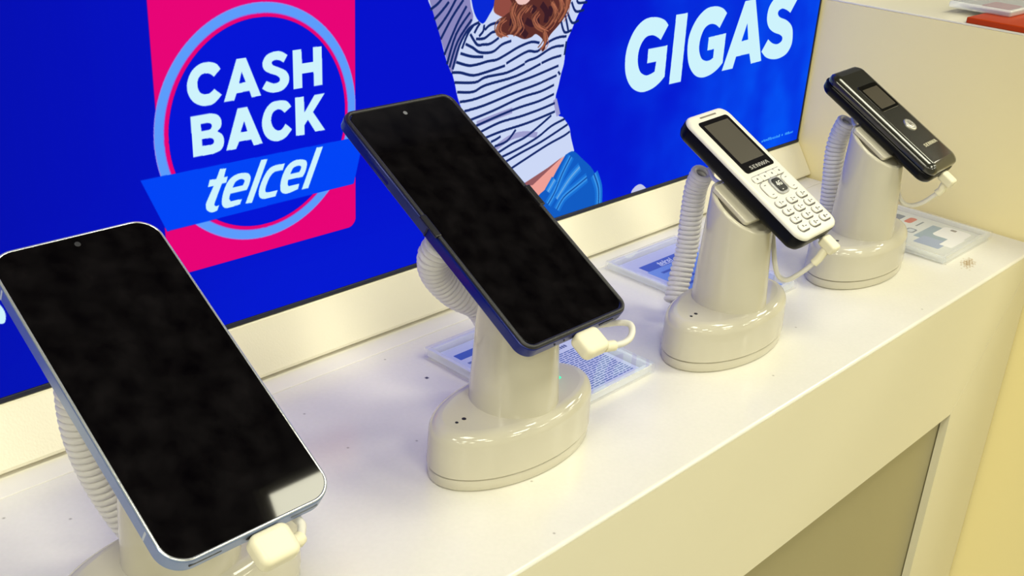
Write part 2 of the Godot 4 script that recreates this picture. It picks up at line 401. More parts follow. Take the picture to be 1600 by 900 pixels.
func poster_image() -> Image:
	var w := 4096
	var h := 1440
	var im := Image.create(96, 40, false, Image.FORMAT_RGB8)
	var f := FastNoiseLite.new()
	f.seed = 5
	f.frequency = 0.06
	for y in 40:
		for x in 96:
			var t := x / 95.0
			var s := y / 39.0
			var glow := smoothstep(0.5, 1.0, t + 0.12 * f.get_noise_2d(x * 1.4, y * 1.4)) * (0.75 + 0.5 * f.get_noise_2d(x * 2.0 + 80, y * 0.9))
			var low := smoothstep(0.62, 1.0, s) * smoothstep(0.45, 0.1, absf(t - 0.36)) * 0.12
			var dim := smoothstep(0.30, 0.02, t) * 0.12
			glow = clampf(glow + low, 0.0, 1.0)
			im.set_pixel(x, y, Color(0.015, lerpf(0.065 - dim * 0.1, 0.34, glow), lerpf(0.80 - dim, 0.97, glow)))
	im.resize(w, h, Image.INTERPOLATE_CUBIC)
	var ink := Ink.new()
	ink.im = im
	ink.pt = func(x, y): return poster_uv(x / 10000.0, y / 10000.0) * Vector2(w, h)
	var white := rgb(206, 243, 252)
	# cash-back badge
	ink.rect(2762, 740, 4072, 2500, 60, rgb(232, 2, 118))
	ink.disc(3406, 1512, 668, 682, rgb(150, 140, 235))
	ink.disc(3406, 1512, 662, 676, rgb(92, 156, 252))
	ink.disc(3406, 1512, 612, 626, rgb(150, 110, 225))
	ink.disc(3406, 1512, 606, 620, rgb(232, 2, 118))
	ink.disc(3409, 1512, 584, 600, rgb(3, 20, 214))
	ink.fill(PackedVector2Array([Vector2(2645, 1336), Vector2(4140, 1320), Vector2(4058, 1024), Vector2(2775, 1016)]), rgb(0, 68, 246))
	ink.all("cash", white, "cash_hole", rgb(3, 20, 214))
	ink.all("telcel", white, "telcel_hole", rgb(0, 68, 246))
	ink.all("leftblob", white)
	# the woman in the striped top
	var blue := rgb(5, 40, 214)
	# raised arms, above the photograph's edge
	for arm in [[4641, 5056, 4880, 4500, 5330, 5130, rgb(150, 146, 198)], [6180, 5841, 6120, 6500, 5740, 5950, rgb(190, 200, 234)]]:
		ink.disc((arm[4] + arm[5]) / 2.0, 3560, 110, 130, rgb(214, 152, 136))
		ink.fill(PackedVector2Array([Vector2(arm[3], 2950), Vector2(arm[2], 2860), Vector2(arm[4], 3480), Vector2(arm[5], 3560)]), arm[6])
		ink.fill(PackedVector2Array([Vector2(arm[0], 2120), Vector2(arm[1], 2060), Vector2(arm[2], 2900), Vector2(arm[3], 2960)]), arm[6])
		for k in 9:
			var part_way := (k + 0.5) / 9.0
			ink.stroke(PackedVector2Array([Vector2(lerpf(arm[0], arm[3], part_way), 2140 + 800 * part_way), Vector2(lerpf(arm[1], arm[2], part_way), 2090 + 800 * part_way)]), 18, rgb(20, 40, 104))
			ink.stroke(PackedVector2Array([Vector2(lerpf(arm[3], arm[5], part_way), 2950 + 600 * part_way), Vector2(lerpf(arm[2], arm[4], part_way), 2860 + 610 * part_way)]), 18, rgb(20, 40, 104))
	ink.all("shirt", rgb(204, 216, 246))
	ink.all("sleeve", rgb(140, 136, 190))
	ink.all("gap", blue)
	ink.all("neck", rgb(146, 76, 66))
	for k in PRINT["fold"]:
		ink.stroke(Ink.line(k), 42, rgb(158, 158, 206))
	for k in PRINT["stripe"]:
		ink.stroke(Ink.line(k), 18, rgb(20, 40, 104))
	ink.all("waist", rgb(238, 160, 150))
	ink.fill(PackedVector2Array([Ink.line(PRINT["waist"][0])[0], Ink.line(PRINT["waist"][0])[8], Ink.line(PRINT["waist"][0])[11], Ink.line(PRINT["waist"][0])[4].lerp(Ink.line(PRINT["waist"][0])[27], 0.4)]), rgb(150, 92, 96))
	ink.all("jeans", rgb(16, 92, 196))
	for k in PRINT["seam"].size():
		ink.stroke(Ink.line(PRINT["seam"][k]), 90, rgb(24, 112, 214))
		ink.stroke(Ink.line(PRINT["seam"][k]), 46, rgb(56, 146, 232))
		ink.stroke(Ink.line(PRINT["seam"][k]), 9, rgb(130, 176, 226) if k % 2 else rgb(8, 50, 132))
	ink.disc(5560, 2400, 340, 410, rgb(96, 50, 44))
	ink.disc(5530, 2310, 215, 300, rgb(232, 178, 166))
	for s in [-1, 1]:
		ink.disc(5530 + 88 * s, 2370, 34, 15, rgb(246, 240, 238))
		ink.disc(5530 + 88 * s, 2370, 14, 14, rgb(60, 36, 30))
		ink.rect(5530 + 88 * s - 42, 2412, 5530 + 88 * s + 42, 2426, 6, rgb(96, 50, 44))
	ink.disc(5530, 2280, 26, 12, rgb(204, 136, 124))
	ink.disc(5530, 2180, 74, 22, rgb(196, 70, 84))
	ink.all("hair", rgb(92, 46, 42))
	ink.all("face", rgb(238, 196, 190))
	for k in PRINT["dark_strand"]:
		ink.stroke(Ink.line(k), 46, rgb(58, 28, 38))
	for k in PRINT["strand"]:
		for off in [[-34, 12, 9, 122], [-16, -10, 12, 150], [0, 0, 14, 168], [18, 8, 8, 140], [36, -12, 6, 190]]:
			var p := Ink.line(k)
			for j in p.size():
				p[j] += Vector2(off[0] * (0.5 + 0.7 * j / p.size()), off[1])
			ink.stroke(p, off[2], Color8(off[3], int(off[3] * 0.6), int(off[3] * 0.45)))
	# the big word and the small print
	ink.all("gigas", white, "gigas_hole", rgb(0, 70, 240))
	ink.all("blob", rgb(196, 200, 232))
	var rng := RandomNumberGenerator.new()
	rng.seed = 11
	var x := 8866.0
	while x < 9420.0:
		var cw := rng.randf_range(10, 22)
		if rng.randf() > 0.12:
			ink.rect(x, 424 + rng.randf_range(0, 6), x + cw, 452 + rng.randf_range(-8, 3), 2, rgb(70, 170, 255))
		x += cw + 9
	im.resize(w / 2, h / 2, Image.INTERPOLATE_BILINEAR)
	return im


func poster_mesh(z: float, x1: float, y0: float) -> ArrayMesh:
	var s := Sh.new()
	var xs := [PX[0] + 0.004, PX[1], x1]
	var ys := [y0, PY[1], PY[2] - 0.004]
	for a in 2:
		for b in 2:
			var base := s.v.size()
			for q in [[a, b], [a + 1, b], [a + 1, b + 1], [a, b + 1]]:
				s.v.append(Vector3(xs[q[0]], ys[q[1]], z))
				s.n.append(Vector3.BACK)
				s.u.append(poster_uv(xs[q[0]], ys[q[1]]))
			s.i.append_array([base, base + 2, base + 1, base, base + 3, base + 2])
	return s.mesh()


func leaflet_image(kind: int) -> Image:
	var im := Image.create(512, 512, false, Image.FORMAT_RGB8)
	var ink := Ink.new()
	ink.im = im
	ink.pt = func(x, y): return Vector2(x, y)
	var rng := RandomNumberGenerator.new()
	rng.seed = 40 + kind
	if kind == 0:      # small print and a blue block
		im.fill(rgb(206, 214, 244))
		ink.rect(36, 46, 190, 84, 3, rgb(30, 84, 190))
		ink.rect(40, 110, 160, 122, 2, rgb(90, 110, 170))
		for k in 8:
			ink.rect(330 + k * 13, 228, 339 + k * 13, 244, 2, rgb(40, 60, 120))
		for row in 22:
			var x := 180.0
			while x < 486:
				var w := rng.randf_range(12, 40)
				ink.rect(x, 266 + row * 10.5, minf(x + w, 490), 271 + row * 10.5, 1, rgb(60, 92, 176))
				x += w + 4
	elif kind == 1:    # blue band with the word, pale blue table
		im.fill(rgb(200, 204, 234))
		ink.rect(84, 62, 505, 112, 2, rgb(34, 80, 186))
		ink.rect(70, 112, 505, 500, 2, rgb(112, 154, 232))
		ink.pt = func(x, y): return Vector2(200 + (x - 3016) * 0.15, 106 - (y - 1082) * 0.15)
		ink.all("telcel", rgb(226, 234, 250), "telcel_hole", rgb(34, 80, 186))
		ink.pt = func(x, y): return Vector2(x, y)
		for row in 6:
			ink.rect(130, 142 + row * 40, 130 + rng.randf_range(100, 190), 156 + row * 40, 2, rgb(36, 78, 176))
	else:              # pictures of phones, a red tag and painted-in glare
		im.fill(rgb(222, 226, 220))
		ink.rect(360, 46, 452, 98, 10, rgb(86, 104, 130))
		ink.rect(362, 124, 460, 166, 16, rgb(210, 84, 70))
		ink.rect(350, 200, 444, 210, 2, rgb(110, 126, 140))
		ink.rect(228, 190, 300, 244, 16, rgb(110, 124, 140))
		ink.rect(238, 200, 290, 234, 12, rgb(206, 214, 216))
		ink.rect(200, 262, 440, 410, 6, rgb(138, 164, 182))
		ink.rect(120, 300, 250, 440, 8, rgb(150, 168, 200))
		ink.rect(300, 316, 480, 470, 30, rgb(250, 250, 248))  # this patch and the next: glare on the acrylic cover, painted white
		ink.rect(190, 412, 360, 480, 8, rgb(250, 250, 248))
		ink.rect(434, 360, 462, 392, 6, rgb(120, 112, 112))
	return im


func textured(m: StandardMaterial3D, im: Image) -> StandardMaterial3D:
	m.albedo_color = Color.WHITE
	m.albedo_texture = ImageTexture.create_from_image(im)
	m.texture_repeat = false
	return m


func letters(word: String, height: float, m: Material, parent: Node, called: String, at: Vector3, bold := true) -> MeshInstance3D:
	var font := SystemFont.new()
	font.font_names = PackedStringArray(["Droid Sans"])
	font.font_weight = 700 if bold else 400
	var t := TextMesh.new()
	t.text = word
	t.font = font
	t.font_size = 32
	t.pixel_size = height / 23.0
	t.depth = 0.0002
	t.curve_step = 2.0
	var o := part(called, t, m, parent)
	o.position = at
	return o


func tilt(x: float, up: float, k: float) -> Vector3:
	return Vector3(x, H + EYE, 0) + TILT_UP * up + TILT_N * k


var M := {}
var flat_basis := Basis(Vector3.RIGHT, TILT_UP, TILT_N)


func _ready() -> void:
	# ------------------------------------------------------------ camera, sky, lights, exposure
	var cam := Camera3D.new()
	cam.name = "camera"
	cam.transform = Transform3D(Basis(Vector3(0.6979, 0.0562, 0.7140), Vector3(0.2609, 0.9085, -0.3265), Vector3(-0.6670, 0.4141, 0.6194)).orthonormalized(), Vector3(0, H + EYE, 0))
	cam.fov = rad_to_deg(2.0 * atan(450.0 / 1720.64))
	cam.near = 0.02
	cam.current = true
	add_child(cam)
	var we := WorldEnvironment.new()
	we.name = "environment"
	var env := Environment.new()
	env.background_mode = Environment.BG_COLOR
	env.background_color = Color(0.02, 0.02, 0.02)
	env.tonemap_mode = Environment.TONE_MAPPER_LINEAR
	env.tonemap_exposure = 1.0
	env.sdfgi_enabled = true
	env.ssao_enabled = true
	env.ssil_enabled = true
	we.environment = env
	add_child(we)
	var lamp_color := Color8(255, 252, 226)
	var lamp_energy := 1.66
	var lamp_glow := 2.5
	var box_light := 0.012

	# ------------------------------------------------------------ materials
	M.white = mat(204, 199, 182, 0.05)
	M.counter = mat(240, 237, 228, 0.2)
	M.cream = mat(230, 224, 200, 0.3)
	M.plug = mat(238, 232, 206, 0.35)
	M.cord = mat(226, 223, 216, 0.4)
	M.coil = mat(222, 220, 220, 0.35)
	M.dark = mat(26, 26, 28, 0.4)
	M.black = mat(10, 10, 12, 0.35)
	M.screen = mat(255, 255, 255, 0.03)
	M.screen.albedo_texture = noise(0.012, Color8(2, 1, 3), Color8(20, 18, 20), 3, 5)
	M.screen.uv1_triplanar = true
	M.screen.uv1_scale = Vector3(9, 9, 9)
	M.pane = clear(0.05)
	M.rim = clear(0.45, 0.12)
	M.beige = mat(251, 237, 180, 0.45, 0.0, 0.25)

	room(lamp_color, lamp_energy, lamp_glow)
	counter()
	light_box(box_light)
	neighbour_cabinet()
	stands()
	phone_silver()
	phone_blue()
	phone_keypad()
	phone_flip()
	cables()
	sign_holders()


func room(lamp_color: Color, lamp_energy: float, lamp_glow: float) -> void:
	var wall := mat(204, 200, 180, 0.8)
	struct("floor", Vector3(-6.9, -0.1, -0.8), Vector3(9.0, 0, 5.2), mat(150, 148, 138, 0.35))
	struct("ceiling", Vector3(-6.9, H + 1.98, -0.8), Vector3(9.0, H + 2.1, 5.2), mat(44, 43, 44, 0.9))
	struct("wall_back", Vector3(-6.9, 0, -0.8), Vector3(9.0, H + 1.98, -0.66), mat(34, 38, 66, 0.7))
	struct("wall_left", Vector3(-6.9, 0, -0.66), Vector3(-6.75, H + 1.98, 5.05), wall)
	struct("wall_right", Vector3(8.85, 0, -0.66), Vector3(9.0, H + 1.98, 5.05), wall)
	struct("wall_front", Vector3(-6.9, 0, 5.05), Vector3(9.0, H + 1.98, 5.2), wall)
	var glow := lit(255, 247, 216, lamp_glow)
	var frame := mat(210, 208, 200, 0.5)
	for row in 3:
		for col in 8:
			var at := Vector3(-5.763 + 1.8 * col, H + 1.98, 0.325 + 1.5 * row)
			var t := thing("ceiling_light", "square warm white ceiling light panel in the shop ceiling, outside the photograph", "light", at, Basis.IDENTITY, "ceiling light panels")
			var s := Sh.new()
			for q in [[0.31, 0, 0.02, 0.64], [-0.31, 0, 0.02, 0.64], [0, 0.31, 0.6, 0.02], [0, -0.31, 0.6, 0.02]]:
				s.rbox(Vector3(q[2], 0.03, q[3]), 0.002, Vector3(q[0], -0.015, q[1]))
			part("frame", s, frame, t)
			var d := Sh.new()
			d.rbox(Vector3(0.6, 0.01, 0.6), 0.001, Vector3(0, -0.02, 0))
			part("diffuser", d, glow, t)
			var l := AreaLight3D.new()
			l.name = "panel_light"
			l.area_size = Vector2(0.6, 0.6)
			l.light_color = lamp_color
			l.light_energy = lamp_energy
			l.area_range = 12.0
			l.shadow_enabled = true
			l.transform = Transform3D(Basis(Vector3.RIGHT, -PI / 2), Vector3(0, -0.032, 0))
			t.add_child(l)


func counter() -> void:
	var t := thing("display_counter", "long white glossy display counter with a mitred front apron and end leg", "counter", Vector3(0.25, 0, -0.38))
	var o := -t.position
	var x0 := -0.45
	var x1 := 0.953
	# top with scuffs, specks and one brown smudge
	var im := Image.create(1400, 208, false, Image.FORMAT_RGB8)
	im.fill(rgb(236, 233, 224))
	var f := FastNoiseLite.new()
	f.seed = 8
	f.frequency = 0.02
	var g := FastNoiseLite.new()
	g.seed = 9
	g.frequency = 0.3
	for y in 208:
		for x in 1400:
			var k := 1.0 + 0.012 * f.get_noise_2d(x, y) + 0.012 * g.get_noise_2d(x, y)
			im.set_pixel(x, y, Color(0.925 * k, 0.914 * k, 0.878 * k))
	var rng := RandomNumberGenerator.new()
	rng.seed = 3
	for k in 34:
		im.set_pixel(rng.randi_range(500, 1390), rng.randi_range(4, 200), Color(0.62, 0.6, 0.56))
	for k in 500:
		var d := Vector2(rng.randfn(), rng.randfn())
		var pxl := Vector2i(roundi((0.864 - x0) * 1000 + d.x * 5 - d.y * 2), roundi(481 - 298 + d.y * 2.4))
		if pxl.x < 1400 and pxl.y < 208 and absf(sin(d.x * 3.0 + d.y * 2.0)) > 0.72 and pxl.y >= 0:
			im.set_pixelv(pxl, im.get_pixelv(pxl).lerp(Color(0.66, 0.55, 0.40), 0.55))
	im.fill_rect(Rect2i(roundi((0.3985 - x0) * 1000), roundi((0.481 + (-0.4386)) * 1000), 2, 2), Color(0.25, 0.24, 0.24))
	var topmat := textured(mat(255, 255, 255, 0.2), im)
	var top := Sh.new()
	var poly := PackedVector2Array()
	for k in 6:
		var a := PI / 2 * k / 5
		poly.append(Vector2(-0.275 + 0.002 * cos(a), H - 0.002 + 0.002 * sin(a)))
	poly.append_array([Vector2(-0.4809, H), Vector2(-0.4809, H - 0.02), Vector2(-0.2797, H - 0.02), Vector2(-0.2797, H - 0.002)])
	top.prism(poly, o + Vector3(x0, 0, 0), Vector3.BACK, Vector3.UP, Vector3(x1 - x0, 0, 0))
	for k in top.v.size():
		var p := top.v[k] - o
		top.u[k] = Vector2((p.x - x0) / 1.4, (p.z + 0.481) / 0.208)
	part("counter_top", top, topmat, t)
	var rear := Sh.new()
	rear.rbox(Vector3(x1 - x0, 0.02, 0.109), 0.0006, o + Vector3((x0 + x1) / 2, H - 0.01, -0.5363))
	part("rear_board", rear, M.counter, t)
	var apron := Sh.new()
	apron.prism(PackedVector2Array([Vector2(x0, H - 0.122), Vector2(0.8390, H - 0.122), Vector2(x1 - 0.0010, H - 0.0022), Vector2(x0, H - 0.0022)]), o + Vector3(0, 0, -0.2795), Vector3.RIGHT, Vector3.UP, Vector3(0, 0, 0.0065))
	part("apron", apron, M.cream, t)
	var leg := Sh.new()
	leg.prism(PackedVector2Array([Vector2(0.8400, H - 0.122), Vector2(x1, H - 0.0028), Vector2(x1, 0), Vector2(0.84, 0)]), o + Vector3(0, 0, -0.2795), Vector3.RIGHT, Vector3.UP, Vector3(0, 0, 0.0065))
	part("leg", leg, M.cream, t)
	var side := Sh.new()
	side.rbox(Vector3(0.018, H - 0.021, 0.298), 0.0005, o + Vector3(x1 - 0.009, (H - 0.021) / 2, -0.4288))
	part("side_panel", side, M.cream, t)
	var side2 := Sh.new()
	side2.rbox(Vector3(0.018, H - 0.021, 0.298), 0.0005, o + Vector3(x0 + 0.009, (H - 0.021) / 2, -0.4288))
	part("side_panel", side2, M.cream, t)
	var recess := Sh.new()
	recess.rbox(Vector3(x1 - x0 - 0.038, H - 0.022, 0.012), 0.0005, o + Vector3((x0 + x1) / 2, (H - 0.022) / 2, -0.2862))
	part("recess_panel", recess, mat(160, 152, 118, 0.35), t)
	# sloping ledge that carries the light box
	t = thing("sloped_ledge", "cream sloped ledge along the counter's back edge under the light box", "ledge", Vector3(0.25, H, -0.54))
	o = -t.position
	var ledge := Sh.new()
	ledge.prism(PackedVector2Array([Vector2(-0.4975, 0.0028), Vector2(-0.4972, 0.0034), Vector2(-0.4974, 0.0048), Vector2(-0.5148, 0.0303), Vector2(-0.5158, 0.0310), Vector2(-0.59, 0.0310), Vector2(-0.59, 0.0), Vector2(-0.503, 0.0), Vector2(-0.503, 0.0028)]), o + Vector3(x0, H, 0), Vector3.BACK, Vector3.UP, Vector3(x1 + 0.002 - x0, 0, 0))
	var lm := mat(238, 232, 208, 0.28)
	var nt := noise(0.08, Color.BLACK, Color.WHITE, 21)
	nt.color_ramp = null
	nt.as_normal_map = true
	nt.bump_strength = 1.6
	lm.normal_enabled = true
	lm.normal_texture = nt
	lm.normal_scale = 0.25
	lm.uv1_triplanar = true
	lm.uv1_scale = Vector3(14, 14, 14)
	part("ledge_board", ledge, lm, t)


func light_box(box_light: float) -> void:
	var t := thing("light_box", "illuminated blue advertising light box with a striped-top woman and white lettering", "light box", Vector3(0.4525, H + 0.031, -0.55))
	var o := Vector3(0, H, 0) - t.position
	var x0: float = PX[0]
	var x1 := 0.955
	var y1: float = PY[2]
	var body := Sh.new()
	body.rbox(Vector3(x1 - x0, y1 - 0.0312, 0.07), 0.002, o + Vector3((x0 + x1) / 2, (y1 + 0.0312) / 2, -0.5531))
	part("housing", body, mat(214, 212, 206, 0.35), t)
	var gasket := Sh.new()
	for q in [[(x0 + x1) / 2, 0.0329, x1 - x0, 0.003], [(x0 + x1) / 2, y1 - 0.0015, x1 - x0, 0.003], [x0 + 0.001, (y1 + 0.031) / 2, 0.002, y1 - 0.037], [x1 - 0.0022, (y1 + 0.031) / 2, 0.002, y1 - 0.037]]:
		gasket.rbox(Vector3(q[2], q[3], 0.0026), 0.0006, o + Vector3(q[0], q[1], -0.5168))
	part("edge_gasket", gasket, mat(18, 22, 44, 0.5), t)
	var pm := mat(3, 3, 4, 0.7, 0.0, 0.0)
	pm.emission_enabled = true
	pm.emission = Color.WHITE
	pm.emission_operator = BaseMaterial3D.EMISSION_OP_MULTIPLY
	pm.emission_texture = ImageTexture.create_from_image(poster_image())
	pm.emission_energy_multiplier = 1.0
	pm.texture_repeat = false
	var face := part("printed_screen", poster_mesh(0.0, x1 - 0.003, 0.0342), pm, t)
	face.position = o + Vector3(0, 0, -0.5165)
	var l := AreaLight3D.new()
	l.name = "screen_light"
	l.area_size = Vector2(1.0, 0.36)
	l.light_color = Color8(60, 110, 255)
	l.light_energy = box_light
	l.shadow_enabled = true
	l.transform = Transform3D(Basis(Vector3.UP, PI), o + Vector3((x0 + x1) / 2, 0.217, -0.514))
	t.add_child(l)


func neighbour_cabinet() -> void:
	var t := thing("display_cabinet", "tall plain cream display cabinet standing against the end of the counter", "cabinet", Vector3(1.3, 0, -0.25))
	var o := -t.position
	var s := Sh.new()
	s.rbox(Vector3(0.684, H + 0.169, 0.754), 0.0008, o + Vector3(1.298, (H + 0.169) / 2, -0.28))
	part("body", s, M.beige, t)
	var top := Sh.new()
	top.rbox(Vector3(0.684, 0.002, 0.754), 0.0008, o + Vector3(1.298, H + 0.170, -0.28))
	part("top_panel", top, mat(240, 233, 206, 0.3), t)
	var y := H + 0.171
	# orange-red stand with a clear card holder on it
	var g := thing("price_stand", "flat orange red acrylic base plate on top of the cream cabinet", "stand", Vector3(1.080, y, -0.320))
	var a := Sh.new()
	a.rbox(Vector3(0.246, 0.005, 0.12), 0.001, Vector3(-0.0, 0.0025, 0.0))
	part("base_plate", a, mat(182, 60, 4, 0.4, 0.0, 0.3), g)
	var c := thing("card_holder", "clear card holder with a red and white card at the orange base plate's edge", "card holder", Vector3(1.071, y + 0.005, -0.384))
	var h := Sh.new()
	h.rbox(Vector3(0.17, 0.006, 0.056), 0.002, Vector3(0.004, 0.003, 0))
	part("clear_block", h, M.rim, c)
	var card := Sh.new()
	card.rbox(Vector3(0.15, 0.001, 0.044), 0.0003, Vector3(0.004, 0.0025, 0))
	part("card", card, mat(222, 216, 200, 0.5), c)
	var red := Sh.new()
	red.rbox(Vector3(0.030, 0.001, 0.024), 0.0003, Vector3(-0.046, 0.0035, 0.006))
	part("red_tag", red, mat(206, 70, 50, 0.5), c)
	var d := thing("display_tray", "grey translucent display tray lying on the cream cabinet near its back", "tray", Vector3(1.06, y, -0.56))
	var tr := Sh.new()
	tr.rbox(Vector3(0.16, 0.01, 0.1), 0.003, Vector3(0, 0.005, 0))
	part("tray", tr, mat(186, 184, 172, 0.3), d)
	var tr2 := Sh.new()
	tr2.rbox(Vector3(0.10, 0.012, 0.06), 0.003, Vector3(0.01, 0.016, 0))
	part("insert", tr2, mat(150, 148, 138, 0.3), d)


# ---------------------------------------------------------------- stands
func stands() -> void:
	var says := [
		"white tilted security stand under the silver phone nearest the camera",
		"white security stand with a green light under the blue phone",
		"white security stand under the white keypad phone",
		"white security stand under the black flip phone, farthest along the counter"]
	var xs := [0.183, 0.3835, 0.5845, 0.777]
	var zs := [-0.350, -0.350, -0.347, -0.3535]
	var coils := [
		[Vector3(0.1665, 0.102, -0.395), Vector3(0.1676, 0.0784, -0.397), Vector3(0.1722, 0.0555, -0.397), Vector3(0.1797, 0.0325, -0.395), Vector3(0.188, 0.0135, -0.391)],
		[Vector3(0.3622, 0.1150, -0.388), Vector3(0.3624, 0.1050, -0.394), Vector3(0.3690, 0.0920, -0.398), Vector3(0.3830, 0.0770, -0.398), Vector3(0.4010, 0.0640, -0.396), Vector3(0.412, 0.042, -0.394), Vector3(0.414, 0.0125, -0.392)],
		[Vector3(0.6003, 0.1061, -0.390), Vector3(0.6030, 0.0935, -0.3955), Vector3(0.6038, 0.0755, -0.397), Vector3(0.6022, 0.0475, -0.396), Vector3(0.595, 0.0276, -0.394), Vector3(0.588, 0.0125, -0.391)],
		[Vector3(0.7971, 0.1089, -0.391), Vector3(0.7990, 0.097, -0.396), Vector3(0.7993, 0.0801, -0.398), Vector3(0.8020, 0.052, -0.397), Vector3(0.806, 0.0259, -0.397), Vector3(0.806, 0.0125, -0.396)]]
	var radii := [0.0072, 0.0072, 0.0060, 0.0062]
	var base := Sh.new()
	base.slab(func(i): return Sh.oval(0.0562 - i, 0.0306 - i), [Vector2(0.0014, 0.0072), Vector2(0.0004, 0.0074), Vector2(0.0, 0.0080), Vector2(0.0006, 0.0262), Vector2(0.0008, 0.0275), Vector2(0.0014, 0.0292), Vector2(0.0025, 0.0309), Vector2(0.0042, 0.0323), Vector2(0.0060, 0.0329), Vector2(0.0080, 0.0331)], Vector3.ZERO, Vector3.RIGHT, Vector3.FORWARD, Vector3.UP)
	var foot := Sh.new()
	foot.slab(func(i): return Sh.oval(0.0556 - i, 0.0300 - i), [Vector2(0.0016, 0.0), Vector2(0.0012, 0.0008), Vector2(0.0, 0.0010), Vector2(0.0, 0.0064), Vector2(0.0010, 0.0066), Vector2(0.0022, 0.0068), Vector2(0.0022, 0.0080)], Vector3.ZERO, Vector3.RIGHT, Vector3.FORWARD, Vector3.UP)
	for k in 4:
		var t := thing("display_stand", says[k], "stand", Vector3(xs[k], H, zs[k]), Basis.IDENTITY, "security stands along the counter")
		part("base", base, M.white, t)
		part("foot_plate", foot, M.white, t)
		# tapering column, cut on the slant
		var rows := []
		for s in 9:
			var f := s / 8.0
			var ring := PackedVector3Array()
			for q in Sh.oval(1.0, 1.0, 64):
				var r := lerpf(0.0246, 0.0210, f)
				var top := slant(BACK - 0.0052, q.y * 0.021 + zs[k])
				ring.append(Vector3(q.x * r, lerpf(0.0325, top, f), q.y * r))
			rows.append(ring)
		var edge := []
		for s in 4:
			var a := PI / 2 * s / 3
			var ring := PackedVector3Array()
			for p in rows[8]:
				var mid := Vector3(0, slant(BACK - 0.0052, zs[k]), 0)
				ring.append(p + (mid - p).normalized() * 0.0016 * (1 - cos(a)) + TILT_N * 0.0016 * sin(a))
			edge.append(ring)
		for s in range(1, 4):
			rows.append(edge[s])
		var inner := PackedVector3Array()
		var deep := PackedVector3Array()
		for p in edge[3]:
			var mid := Vector3(0, slant(BACK - 0.0052, zs[k]), 0) + TILT_N * 0.0016
			inner.append(p + (mid - p).normalized() * 0.0016)
			deep.append(p + (mid - p).normalized() * 0.0020 - TILT_N * 0.0030)
		rows.append(inner)
		var c := Sh.new()
		c.patch(rows)
		c.patch([inner, deep], true, true)
		c.cap(deep, TILT_N)
		part("column", c, M.white, t)
		# puck and plate that hold the phone
		var centre := Vector3(0, slant(BACK - 0.0034, zs[k]), 0)
		var puck := Sh.new()
		puck.slab(func(i): return Sh.rrect(0.024 - 2 * i, 0.026 - 2 * i, 0.004), [Vector2(0, -0.006), Vector2(0, 0.0)], centre, Vector3.RIGHT, TILT_UP, TILT_N)
		part("puck", puck, mat(150, 146, 140, 0.5), t)
		var plate := Sh.new()
		plate.rbox(Vector3(0.030, 0.033, 0.0033), 0.0008, centre + TILT_N * 0.00165 + TILT_UP * 0.0020, 0.003, Vector3.RIGHT, TILT_UP, TILT_N)
		part("holder_plate", plate, M.white, t)
		# indicator: two pin holes at the left, a lamp at the right
		for q in [[-0.0427, 0.0006, 0.0009], [-0.0373, 0.0003, 0.0012]]:
			var hole := Sh.new()
			hole.slab(func(i): return Sh.oval(q[2] - i, q[2] - i, 16), [Vector2(0, 0.0326), Vector2(0, 0.0333)], Vector3(q[0], 0, q[1]), Vector3.RIGHT, Vector3.FORWARD, Vector3.UP)
			part("pin_hole", hole, M.dark, t)
		var led := Sh.new()
		led.slab(func(i): return Sh.rrect(0.0052 - 2 * i, 0.0034 - 2 * i, 0.0012), [Vector2(0, 0.0326), Vector2(0.0002, 0.0334)], Vector3(0.0325, 0, 0.0024), Vector3.RIGHT, Vector3.FORWARD, Vector3.UP)
		if k == 1:
			var lamp := part("indicator_lamp", led, lit(60, 230, 170, 1.4), t, "lit green indicator")
			var l := OmniLight3D.new()
			l.name = "green_light"
			l.light_color = Color8(60, 230, 170)
			l.light_energy = 0.00002
			l.light_size = 0.0015
			l.omni_range = 3.0
			l.omni_attenuation = 2.0
			l.shadow_enabled = true
			l.position = Vector3(0.0315, 0.0345, 0.0024)
			lamp.add_child(l)
		else:
			part("indicator_lamp", led, mat(206, 206, 200, 0.2), t)
		# coiled security cord
		var cc := thing("coiled_cord", ["white coiled cord behind the stand of the silver phone nearest the camera", "white coiled cord bulging out left of the blue phone's stand", "white coiled cord standing left of the keypad phone's stand", "white coiled cord hanging behind the black flip phone's stand"][k], "cord", coils[k][-1] + Vector3(0, H, 0), Basis.IDENTITY, "coiled security cords")
		var pts: Array = coils[k]
		var curve := Curve3D.new()
		for j in pts.size():
			var p: Vector3 = pts[j] + Vector3(0, H, 0) - cc.position
			var tan_: Vector3 = (pts[mini(j + 1, pts.size() - 1)] - pts[maxi(j - 1, 0)]) / 6.0
			curve.add_point(p, -tan_, tan_)
		curve.bake_interval = 0.001
		var length := curve.get_baked_length()
		var pitch := 0.0035
		var steps := int(length / pitch * 18)
		var path := PackedVector3Array()
		var sd := Vector3.RIGHT
		for j in steps + 1:
			var d := length * j / steps
			var p := curve.sample_baked(d, true)
			var tg := (curve.sample_baked(minf(d + 0.002, length), true) - curve.sample_baked(maxf(d - 0.002, 0), true)).normalized()
			sd = (sd - tg * sd.dot(tg)).normalized()
			var a := TAU * d / pitch
			path.append(p + (sd * cos(a) + tg.cross(sd) * sin(a)) * radii[k])
		var coil := Sh.new()
		coil.tube(path, 0.0020, 8)
		part("coil", coil, M.coil, cc)
		# straight tail of the cord from the top of the coil to the holder plate
		var tail_path := PackedVector3Array([path[0]])
		var goal := Vector3(xs[k], slant(BACK - 0.0015, zs[k] - 0.014), zs[k] - 0.014) + Vector3(0, H, 0) - cc.position
		for j in range(1, 9):
			tail_path.append(path[0].lerp(goal, j / 8.0) + Vector3(0, -0.003, -0.002) * sin(PI * j / 8.0))
		var tail := Sh.new()
